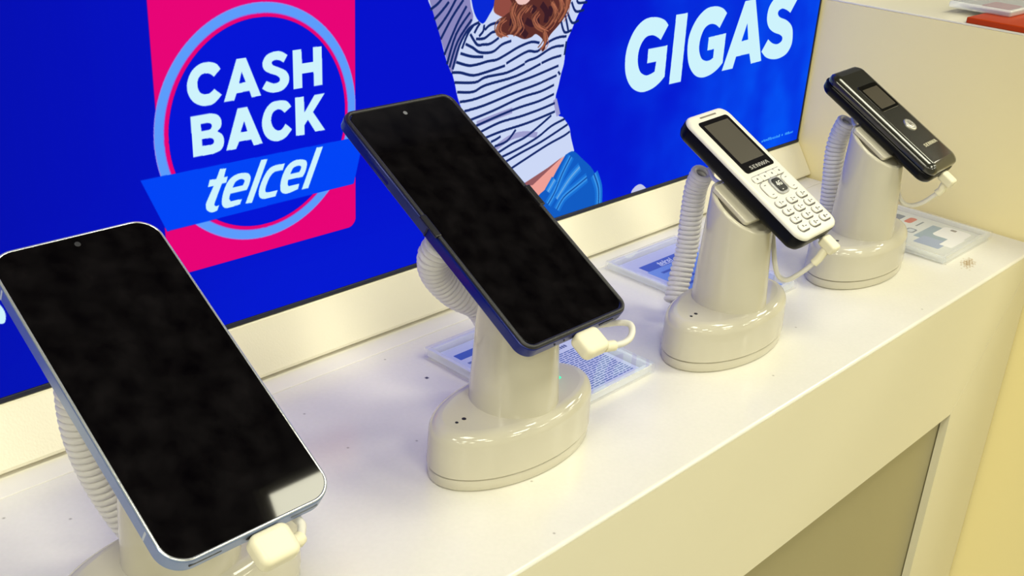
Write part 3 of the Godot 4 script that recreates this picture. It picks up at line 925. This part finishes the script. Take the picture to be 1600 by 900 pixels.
		tail.tube(tail_path, 0.0014, 8)
		part("tail", tail, M.coil, cc)


# height above the counter of the plane TILT_N . (p - eye) = k at depth z
func slant(k: float, z: float) -> float:
	return EYE + (k - 0.5 * z) / 0.8660254


# ---------------------------------------------------------------- phones
# local frame of a phone: x right, y up its face, z out of the face, origin at the middle of its back
func bar(w: float, l: float, corner: float, prof: Array) -> Sh:
	var s := Sh.new()
	s.slab(func(i): return Sh.rrect(w - 2 * i, l - 2 * i, maxf(corner - i, 0.0003), 12), prof)
	return s


func dot(r: float, at: Vector3, h := 0.0003, ry := -1.0) -> Sh:
	var s := Sh.new()
	s.slab(func(i): return Sh.oval(r - i, (ry if ry > 0 else r) - i, 28), [Vector2(0, 0), Vector2(0, h * 0.6), Vector2(h * 0.4, h)], at)
	return s


func pill(w: float, h: float, depth: float, at: Vector3, ax := Vector3.RIGHT, ay := Vector3.UP, an := Vector3.BACK) -> Sh:
	var s := Sh.new()
	s.slab(func(i): return Sh.rrect(w - 2 * i, h - 2 * i, minf(w, h) / 2 - i - 0.00002, 5), [Vector2(0, -depth), Vector2(0, 0), Vector2(depth * 0.3, depth * 0.3)], at, ax, ay, an)
	return s


func phone_silver() -> void:
	var t := thing("smartphone", "large black-screen smartphone with a flat silvery blue frame, nearest the camera", "phone", tilt(0.1830, 0.1990, BACK - 0.0001), flat_basis)
	var w := 0.0726
	var l := 0.1510
	var metal := mat(126, 144, 186, 0.3, 0.55)
	part("frame", bar(w, l, 0.0108, Sh.prof(0.0, 0.0074, 0.0008, 0.0006, 3)), metal, t)
	var rim := Sh.new()
	var rows := []
	for q in [[0.0002, 0.0071], [0.0005, 0.0076], [0.0011, 0.0077], [0.0013, 0.0074]]:
		var ring := PackedVector3Array()
		for p in Sh.rrect(w - 2 * q[0], l - 2 * q[0], 0.0108 - q[0], 12):
			ring.append(Vector3(p.x, p.y, q[1]))
		rows.append(ring)
	rim.patch(rows)
	part("polished_edge", rim, mat(226, 230, 236, 0.18, 0.7), t, "bright polished edge around the screen")
	part("screen", bar(w - 0.0024, l - 0.0024, 0.0097, [Vector2(0, 0.0065), Vector2(0, 0.0074), Vector2(0.0002, 0.0076)]), M.screen, t)
	part("front_camera", dot(0.0013, Vector3(0.0, 0.0702, 0.00755), 0.0001), mat(58, 58, 62, 0.2), t)
	part("speaker_slot", pill(0.0135, 0.0011, 0.0003, Vector3(-0.0215, -l / 2, 0.0040), Vector3.RIGHT, Vector3.BACK, Vector3.DOWN), M.dark, t)
	part("speaker_slot", pill(0.0125, 0.0012, 0.0003, Vector3(0.0215, -l / 2, 0.0040), Vector3.RIGHT, Vector3.BACK, Vector3.DOWN), mat(110, 116, 130, 0.5), t)
	part("charging_port", pill(0.009, 0.003, 0.0003, Vector3(0.0, -l / 2, 0.0038), Vector3.RIGHT, Vector3.BACK, Vector3.DOWN), M.dark, t)
	for q in [[-1, 0.058], [1, 0.058], [-1, -0.058], [1, -0.058]]:
		part("antenna_line", pill(0.0012, 0.0060, 0.0001, Vector3(q[0] * w / 2, q[1], 0.0037), Vector3.UP, Vector3.BACK, Vector3.RIGHT * q[0]), mat(186, 194, 208, 0.5), t)


func phone_blue() -> void:
	var t := thing("folding_phone", "tall unfolded flip smartphone with a deep blue frame and dark smudged screen", "phone", tilt(0.3855, 0.2285, BACK - 0.0001), flat_basis)
	var w := 0.0785
	var l := 0.1675
	var metal := mat(10, 28, 108, 0.32, 0.3)
	for half in [1, -1]:
		var s := Sh.new()
		var prof := Sh.prof(0.0, 0.0066, 0.0012, 0.0008, 3)
		s.slab(func(i): return half_outline(w - 2 * i, l / 2 - 0.0004 - i, maxf(0.0078 - i, 0.0004), half), prof)
		part("frame_half", s, metal, t)
	var bezel := Sh.new()
	var rows := []
	for q in [[0.0007, 0.0060], [0.0008, 0.0070], [0.0011, 0.0076], [0.0018, 0.0079], [0.0026, 0.0078], [0.0032, 0.0073], [0.0032, 0.0066]]:
		var ring := PackedVector3Array()
		for p in Sh.rrect(w - 2 * q[0], l - 2 * q[0], 0.0078 - q[0], 12):
			ring.append(Vector3(p.x, p.y, q[1]))
		rows.append(ring)
	bezel.patch(rows)
	part("raised_bezel", bezel, mat(30, 30, 34, 0.4), t)
	part("screen", bar(w - 0.0062, l - 0.0062, 0.0066, [Vector2(0, 0.0060), Vector2(0, 0.0071), Vector2(0.0002, 0.0073)]), M.screen, t)
	for s in [-1, 1]:
		var nub := Sh.new()
		nub.rbox(Vector3(0.0040, 0.0150, 0.0016), 0.0007, Vector3(s * (w / 2 - 0.0012), 0, 0.0074))
		part("hinge_cap", nub, mat(16, 16, 20, 0.3), t)
		var knuckle := Sh.new()
		knuckle.rbox(Vector3(0.0008, 0.0008, 0.0060), 0.0001, Vector3(s * (w / 2 - 0.0002), 0, 0.0034))
		part("hinge_joint", knuckle, M.dark, t)
	part("front_camera", dot(0.0013, Vector3(0.0, 0.0745, 0.00725), 0.0001), mat(120, 122, 128, 0.15), t)
	part("charging_port", pill(0.009, 0.003, 0.0003, Vector3(0.0, -l / 2, 0.0036), Vector3.RIGHT, Vector3.BACK, Vector3.DOWN), M.dark, t)
	part("speaker_slot", pill(0.0115, 0.0012, 0.0003, Vector3(0.0215, -l / 2, 0.0036), Vector3.RIGHT, Vector3.BACK, Vector3.DOWN), M.dark, t)
	for x in [-0.018, -0.011]:
		part("microphone_hole", pill(0.0010, 0.0011, 0.0003, Vector3(x, -l / 2, 0.0036), Vector3.RIGHT, Vector3.BACK, Vector3.DOWN), M.dark, t)
	part("side_button", pill(0.022, 0.0022, 0.0004, Vector3(-w / 2, 0.045, 0.0034), Vector3.UP, Vector3.BACK, Vector3.LEFT), mat(10, 24, 96, 0.3, 0.35), t)


# half of a rounded bar: rounded at the far end, square at the fold
func half_outline(w: float, l: float, r: float, half: int) -> PackedVector2Array:
	var o := PackedVector2Array()
	for s in 13:
		var a := PI / 2 * s / 12
		o.append(Vector2(w / 2 - r + r * cos(a), half * (l - r + r * sin(a))))
	for s in 13:
		var a := PI / 2 * (1 + s / 12.0)
		o.append(Vector2(-w / 2 + r + r * cos(a), half * (l - r + r * sin(a))))
	o.append(Vector2(-w / 2, half * 0.0004))
	o.append(Vector2(w / 2, half * 0.0004))
	return o


func phone_keypad() -> void:
	var t := thing("keypad_phone", "small white bar phone with a number keypad, grey screen and black back", "phone", tilt(0.6008, 0.1932, BACK - 0.0001), flat_basis * Basis(Vector3.BACK, deg_to_rad(2.4)))
	var w := 0.0475
	var l := 0.1105
	var face := mat(234, 232, 222, 0.28)
	var ink := mat(88, 86, 84, 0.5)
	part("back_shell", bar(w + 0.0008, l + 0.0004, 0.0085, [Vector2(0.0070, 0.0), Vector2(0.0040, 0.0006), Vector2(0.0016, 0.0024), Vector2(0.0002, 0.0056), Vector2(0.0, 0.0114), Vector2(0.0004, 0.0118)]), mat(5, 6, 14, 0.3, 0.0, 0.25), t)
	part("face_plate", bar(w, l, 0.0082, [Vector2(0.0006, 0.0114), Vector2(0.0, 0.0119), Vector2(0.0001, 0.0130), Vector2(0.0006, 0.0139), Vector2(0.0016, 0.0144), Vector2(0.0028, 0.0145)]), face, t)
	var z := 0.0145
	part("earpiece", pill(0.0190, 0.0013, 0.0002, Vector3(0, 0.0512, z)), mat(126, 118, 106, 0.5), t)
	var panel := Sh.new()
	panel.slab(func(i): return Sh.rrect(0.0345 - 2 * i, 0.0470 - 2 * i, 0.0026 - i), [Vector2(0, z - 0.001), Vector2(0, z + 0.0001), Vector2(0.0002, z + 0.0003)], Vector3(0.0008, 0.0245, 0))
	var sp := part("screen_panel", panel, mat(22, 21, 24, 0.12), t)
	var disp := Sh.new()
	disp.slab(func(i): return Sh.rrect(0.0278 - 2 * i, 0.0350 - 2 * i, 0.0004), [Vector2(0, 0), Vector2(0, 0.0004)], Vector3(0.0008, 0.0268, z))
	part("display", disp, mat(86, 82, 74, 0.2), sp)
	letters("SENWA", 0.0028, mat(150, 148, 146, 0.4), sp, "brand_lettering", Vector3(0.0020, 0.0042, z + 0.0004)).scale.x = 1.7
	var keym := mat(238, 236, 228, 0.25)
	var gap := mat(84, 80, 78, 0.6)
	# row of four function keys, soft keys, centre key
	var fw := 0.0355
	part("key_gap", pill(fw + 0.001, 0.0062, 0.0001, Vector3(0.0008, -0.0050, z)), gap, t)
	for k in 4:
		var key := Sh.new()
		key.slab(func(i): return Sh.rrect(fw / 4 - 0.0003 - 2 * i, 0.0052 - 2 * i, 0.0012 - i * 0.5), Sh.prof(-0.0004, 0.0007, 0.0, 0.0003, 2), Vector3(0.0008 + (k - 1.5) * fw / 4, -0.0050, z))
		var kn := part("key", key, keym, t)
		part("symbol", pill(0.0016, 0.0016, 0.0001, Vector3(0.0008 + (k - 1.5) * fw / 4, -0.0050, z + 0.00072)), ink, kn)
	for s in [-1, 1]:
		var x: float = 0.0010 + s * 0.0128
		part("key_gap", pill(0.0100, 0.0138, 0.0001, Vector3(x, -0.0151, z)), gap, t)
		var key := Sh.new()
		key.slab(func(i): return Sh.rrect(0.0088 - 2 * i, 0.0126 - 2 * i, 0.0034 - i), Sh.prof(-0.0004, 0.0008, 0.0, 0.0003, 2), Vector3(x, -0.0151, z))
		var kn := part("key", key, keym, t)
		for yy in [-0.0112, -0.0190]:
			part("symbol", pill(0.0024, 0.0006, 0.0001, Vector3(x, yy, z + 0.0008)), ink, kn)
	var ring := Sh.new()
	ring.slab(func(i): return Sh.rrect(0.0128 - 2 * i, 0.0140 - 2 * i, 0.0042 - i), Sh.prof(-0.0004, 0.0012, 0.0, 0.0005, 3), Vector3(0.0010, -0.0146, z))
	part("navigation_ring", ring, mat(178, 178, 180, 0.25, 0.3), t)
	var nav := Sh.new()
	nav.slab(func(i): return Sh.rrect(0.0094 - 2 * i, 0.0108 - 2 * i, 0.0026 - i), Sh.prof(-0.0004, 0.0016, 0.0, 0.0003, 2), Vector3(0.0010, -0.0146, z))
	var nv := part("centre_key", nav, mat(24, 24, 26, 0.25), t)
	letters("4G", 0.0036, mat(230, 230, 226, 0.4), nv, "key_lettering", Vector3(0.0010, -0.0138, z + 0.0016))
	part("symbol", pill(0.0014, 0.0008, 0.0001, Vector3(0.0000, -0.0186, z + 0.0016)), mat(220, 220, 216, 0.4), nv)
	# number keys
	var signs := ["1", "2", "3", "4", "5", "6", "7", "8", "9", "*", "0", "#"]
	for k in 12:
		var at := Vector3(0.0010 + (k % 3 - 1) * 0.0134, -0.0264 - (k / 3) * 0.0069 - (0.0006 if k % 3 == 1 else 0.0), z)
		part("key_gap", pill(0.0114, 0.0062, 0.0001, at + Vector3(-0.0002, -0.0002, 0)), gap, t)
		var key := Sh.new()
		key.slab(func(i): return Sh.rrect(0.0102 - 2 * i, 0.0050 - 2 * i, 0.0021 - i), Sh.prof(-0.0004, 0.0010, 0.0, 0.0004, 2), at + Vector3(0, 0.0002, 0))
		var kn := part("key", key, keym, t)
		letters(signs[k], 0.0026, ink, kn, "key_lettering", at + Vector3(-0.0010, 0.0, 0.0010))
		part("symbol", pill(0.0022, 0.0007, 0.0001, at + Vector3(0.0018, 0.0001, 0.0010)), ink, kn)
	part("charging_port", pill(0.007, 0.0030, 0.0002, Vector3(0.010, -l / 2 - 0.0001, 0.0075), Vector3.RIGHT, Vector3.BACK, Vector3.DOWN), M.dark, t)
	for x in [0.001, 0.003]:
		part("contact_slot", pill(0.0012, 0.0016, 0.0002, Vector3(x, -l / 2 - 0.0001, 0.0075), Vector3.RIGHT, Vector3.BACK, Vector3.DOWN), M.black, t)


func phone_flip() -> void:
	var t := thing("flip_phone", "closed black flip phone with a small outer display, round emblem and carbon weave lid", "phone", tilt(0.7938, 0.1995, BACK - 0.0001), flat_basis * Basis(Vector3.BACK, deg_to_rad(2.8)))
	var w := 0.0490
	var l := 0.1085
	part("lower_body", bar(w + 0.0014, l + 0.0010, 0.0095, [Vector2(0.0050, 0.0), Vector2(0.0022, 0.0006), Vector2(0.0006, 0.0022), Vector2(0.0, 0.0050), Vector2(0.0002, 0.0078), Vector2(0.0014, 0.0084)]), mat(7, 8, 14, 0.25, 0.0, 0.3), t)
	var im := Image.create(64, 64, false, Image.FORMAT_RGB8)
	for y in 64:
		for x in 64:
			var a := ((x + y) / 8) % 2
			var b := ((x - y + 64) / 8) % 2
			var k := 0.10 + 0.05 * a + 0.05 * b * (1 - a)
			im.set_pixel(x, y, Color(k * 1.04, k, k * 0.80))
	var weave := mat(255, 255, 255, 0.2)
	weave.albedo_texture = ImageTexture.create_from_image(im)
	weave.uv1_triplanar = true
	weave.uv1_scale = Vector3(160, 160, 160)
	weave.clearcoat_enabled = true
	weave.clearcoat = 0.6
	weave.clearcoat_roughness = 0.08
	var lid := part("lid", bar(w, l, 0.0085, [Vector2(0.0012, 0.0086), Vector2(0.0, 0.0092), Vector2(0.0001, 0.0124), Vector2(0.0010, 0.0136), Vector2(0.0034, 0.0150), Vector2(0.0052, 0.0157), Vector2(0.0070, 0.0159)]), weave, t)
	var hinge := Sh.new()
	hinge.tube(PackedVector3Array([Vector3(-0.019, 0.0515, 0.0076), Vector3(0.019, 0.0515, 0.0076)]), 0.0032, 16)
	part("hinge_barrel", hinge, mat(14, 15, 22, 0.3), t)
	var z := 0.0159
	var win := Sh.new()
	win.slab(func(i): return Sh.rrect(0.0300 - 2 * i, 0.0272 - 2 * i, 0.0030 - i), [Vector2(0, z - 0.001), Vector2(0, z + 0.0002), Vector2(0.0003, z + 0.0004)], Vector3(0.0010, 0.0200, 0))
	part("display_window", win, mat(18, 17, 14, 0.1), lid)
	var disp := Sh.new()
	disp.slab(func(i): return Sh.rrect(0.0240 - 2 * i, 0.0205 - 2 * i, 0.001), [Vector2(0, z), Vector2(0, z + 0.0005)], Vector3(0.0010, 0.0192, 0))
	part("outer_display", disp, mat(74, 68, 56, 0.2), lid)
	var emb := Sh.new()
	emb.slab(func(i): return Sh.oval(0.0058 - i, 0.0058 - i, 40), [Vector2(0, z - 0.0004), Vector2(0, z + 0.0006), Vector2(0.0008, z + 0.0009), Vector2(0.0016, z + 0.0007), Vector2(0.0034, z + 0.0009)], Vector3(0.0030, -0.0120, 0))
	var em := part("round_emblem", emb, mat(196, 194, 186, 0.25, 0.7), lid, "chrome emblem disc")
	part("emblem_mark", pill(0.0046, 0.0024, 0.0002, Vector3(0.0030, -0.0116, z + 0.0009)), mat(110, 106, 96, 0.4), em)
	letters("SENWA", 0.0030, mat(190, 184, 160, 0.35, 0.3), lid, "brand_lettering", Vector3(0.0040, -0.0325, z + 0.0001)).scale.x = 1.5
	part("charging_port", pill(0.007, 0.0026, 0.0002, Vector3(0.004, -l / 2 - 0.0005, 0.0045), Vector3.RIGHT, Vector3.BACK, Vector3.DOWN), M.black, t)


# ---------------------------------------------------------------- charging cables
func cables() -> void:
	var says := [
		"white angled charging plug and cable under the silver phone nearest the camera",
		"white angled charging plug and looped cable under the blue folding phone",
		"thin white charging cable hanging between the keypad phone and its stand",
		"thin white charging cable hanging between the black flip phone and its stand"]
	var at := [tilt(0.1862, 0.1163, FRONT - 0.0042), tilt(0.3878, 0.1381, FRONT - 0.0042), tilt(0.6145, 0.1318, FRONT - 0.0030), tilt(0.8000, 0.1395, FRONT - 0.0030)]
	var size := [Vector3(0.0172, 0.0140, 0.0085), Vector3(0.0168, 0.0140, 0.0085), Vector3(0.0090, 0.0120, 0.0070), Vector3(0.0090, 0.0120, 0.0070)]
	var paths := [
		[Vector3(0.1935, 0.0690, -0.2850), Vector3(0.1975, 0.0684, -0.2856), Vector3(0.2008, 0.0690, -0.2885), Vector3(0.2030, 0.0700, -0.2921), Vector3(0.2020, 0.0705, -0.2990), Vector3(0.196, 0.0690, -0.312), Vector3(0.190, 0.0720, -0.330)],
		[Vector3(0.3955, 0.0787, -0.3011), Vector3(0.4058, 0.0771, -0.2997), Vector3(0.4129, 0.0775, -0.2995), Vector3(0.4186, 0.0795, -0.3018), Vector3(0.4216, 0.0812, -0.3065), Vector3(0.4200, 0.0795, -0.3138), Vector3(0.4140, 0.0770, -0.3217), Vector3(0.4020, 0.0760, -0.333)],
		[Vector3(0.603, 0.0900, -0.345), Vector3(0.6080, 0.0800, -0.3375), Vector3(0.6064, 0.0697, -0.3327), Vector3(0.6024, 0.0603, -0.3275), Vector3(0.6000, 0.0537, -0.3221), Vector3(0.6005, 0.0527, -0.316), Vector3(0.6036, 0.0574, -0.3107), Vector3(0.6069, 0.0635, -0.3058), Vector3(0.6115, 0.0730, -0.3000)],
		[Vector3(0.797, 0.0960, -0.352), Vector3(0.8003, 0.0874, -0.348), Vector3(0.7987, 0.0764, -0.3433), Vector3(0.7948, 0.0643, -0.3377), Vector3(0.7928, 0.0584, -0.3317), Vector3(0.7933, 0.058, -0.325), Vector3(0.795, 0.0621, -0.3178), Vector3(0.798, 0.069, -0.3116), Vector3(0.8004, 0.0775, -0.3050)]]
	for k in 4:
		var t := thing("charging_cable", says[k], "cable", at[k], flat_basis, "charging cables on the phones")
		var s := Sh.new()
		s.rbox(size[k], 0.0026 if k < 2 else 0.0018, Vector3.ZERO, 0.0036 if k < 2 else 0.0020)
		var pl := part("plug", s, M.plug, t)
		var lip := Sh.new()
		lip.rbox(Vector3(0.0085 if k < 2 else 0.0066, 0.002, 0.0030 if k < 2 else 0.0022), 0.0006, Vector3(-0.001 if k < 2 else 0.0, size[k].y / 2 + 0.0004, 0))
		part("plug_tip", lip, mat(150, 150, 152, 0.3, 0.8), pl)
		var inv := t.transform.affine_inverse()
		var curve := Curve3D.new()
		var pts: Array = paths[k]
		for j in pts.size():
			var p: Vector3 = inv * (pts[j] + Vector3(0, H, 0))
			var tan_: Vector3 = inv.basis * (pts[mini(j + 1, pts.size() - 1)] - pts[maxi(j - 1, 0)]) / 6.0
			curve.add_point(p, -tan_, tan_)
		curve.bake_interval = 0.001
		var path := PackedVector3Array()
		for d in 61:
			path.append(curve.sample_baked(curve.get_baked_length() * d / 60.0, true))
		var c := Sh.new()
		c.tube(path, 0.00175 if k < 2 else 0.0017, 12)
		part("cord", c, M.cord, t)
		var neck := Sh.new()
		var e := PackedVector3Array()
		if k < 2:
			e = PackedVector3Array([Vector3(size[k].x / 2 - 0.001, path[0].y, path[0].z), path[4], path[6]])
		else:
			e = PackedVector3Array([Vector3.ZERO, path[57], path[54]])
		neck.tube(e, 0.0029, 14)
		part("strain_relief", neck, M.plug, t)


# ---------------------------------------------------------------- leaflets in clear holders
func sign_holders() -> void:
	var spots := [
		[0.4165, 0.5155, -0.460, -0.3505, 0.0068, 0, "clear acrylic leaflet holder with small blue print behind the blue folding phone's stand"],
		[0.6170, 0.7060, -0.478, -0.3620, 0.0068, 1, "clear acrylic leaflet holder with a blue band behind the keypad phone's stand"],
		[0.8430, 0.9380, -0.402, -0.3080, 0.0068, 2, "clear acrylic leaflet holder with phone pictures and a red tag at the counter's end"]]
	for q in spots:
		var w: float = q[1] - q[0]
		var d: float = q[3] - q[2]
		var h: float = q[4]
		var t := thing("leaflet_holder", q[6], "leaflet holder", Vector3((q[0] + q[1]) / 2, H, (q[2] + q[3]) / 2), Basis.IDENTITY, "leaflet holders lying on the counter")
		var s := Sh.new()
		s.rbox(Vector3(w, d, h), 0.0006, Vector3(0, h / 2 + 0.0001, 0), 0.0014, Vector3.RIGHT, Vector3.FORWARD, Vector3.UP)
		part("clear_cover", s, M.pane, t)
		var rim := Sh.new()
		for e in [[w / 2 - 0.003, 0, 0.003, d - 0.004], [-w / 2 + 0.003, 0, 0.003, d - 0.004], [0, d / 2 - 0.003, w - 0.010, 0.003], [0, -d / 2 + 0.003, w - 0.010, 0.003]]:
			rim.rbox(Vector3(e[2], h - 0.0016, e[3]), 0.0004, Vector3(e[0], h / 2, e[1]))
		part("clear_rim", rim, M.rim, t)
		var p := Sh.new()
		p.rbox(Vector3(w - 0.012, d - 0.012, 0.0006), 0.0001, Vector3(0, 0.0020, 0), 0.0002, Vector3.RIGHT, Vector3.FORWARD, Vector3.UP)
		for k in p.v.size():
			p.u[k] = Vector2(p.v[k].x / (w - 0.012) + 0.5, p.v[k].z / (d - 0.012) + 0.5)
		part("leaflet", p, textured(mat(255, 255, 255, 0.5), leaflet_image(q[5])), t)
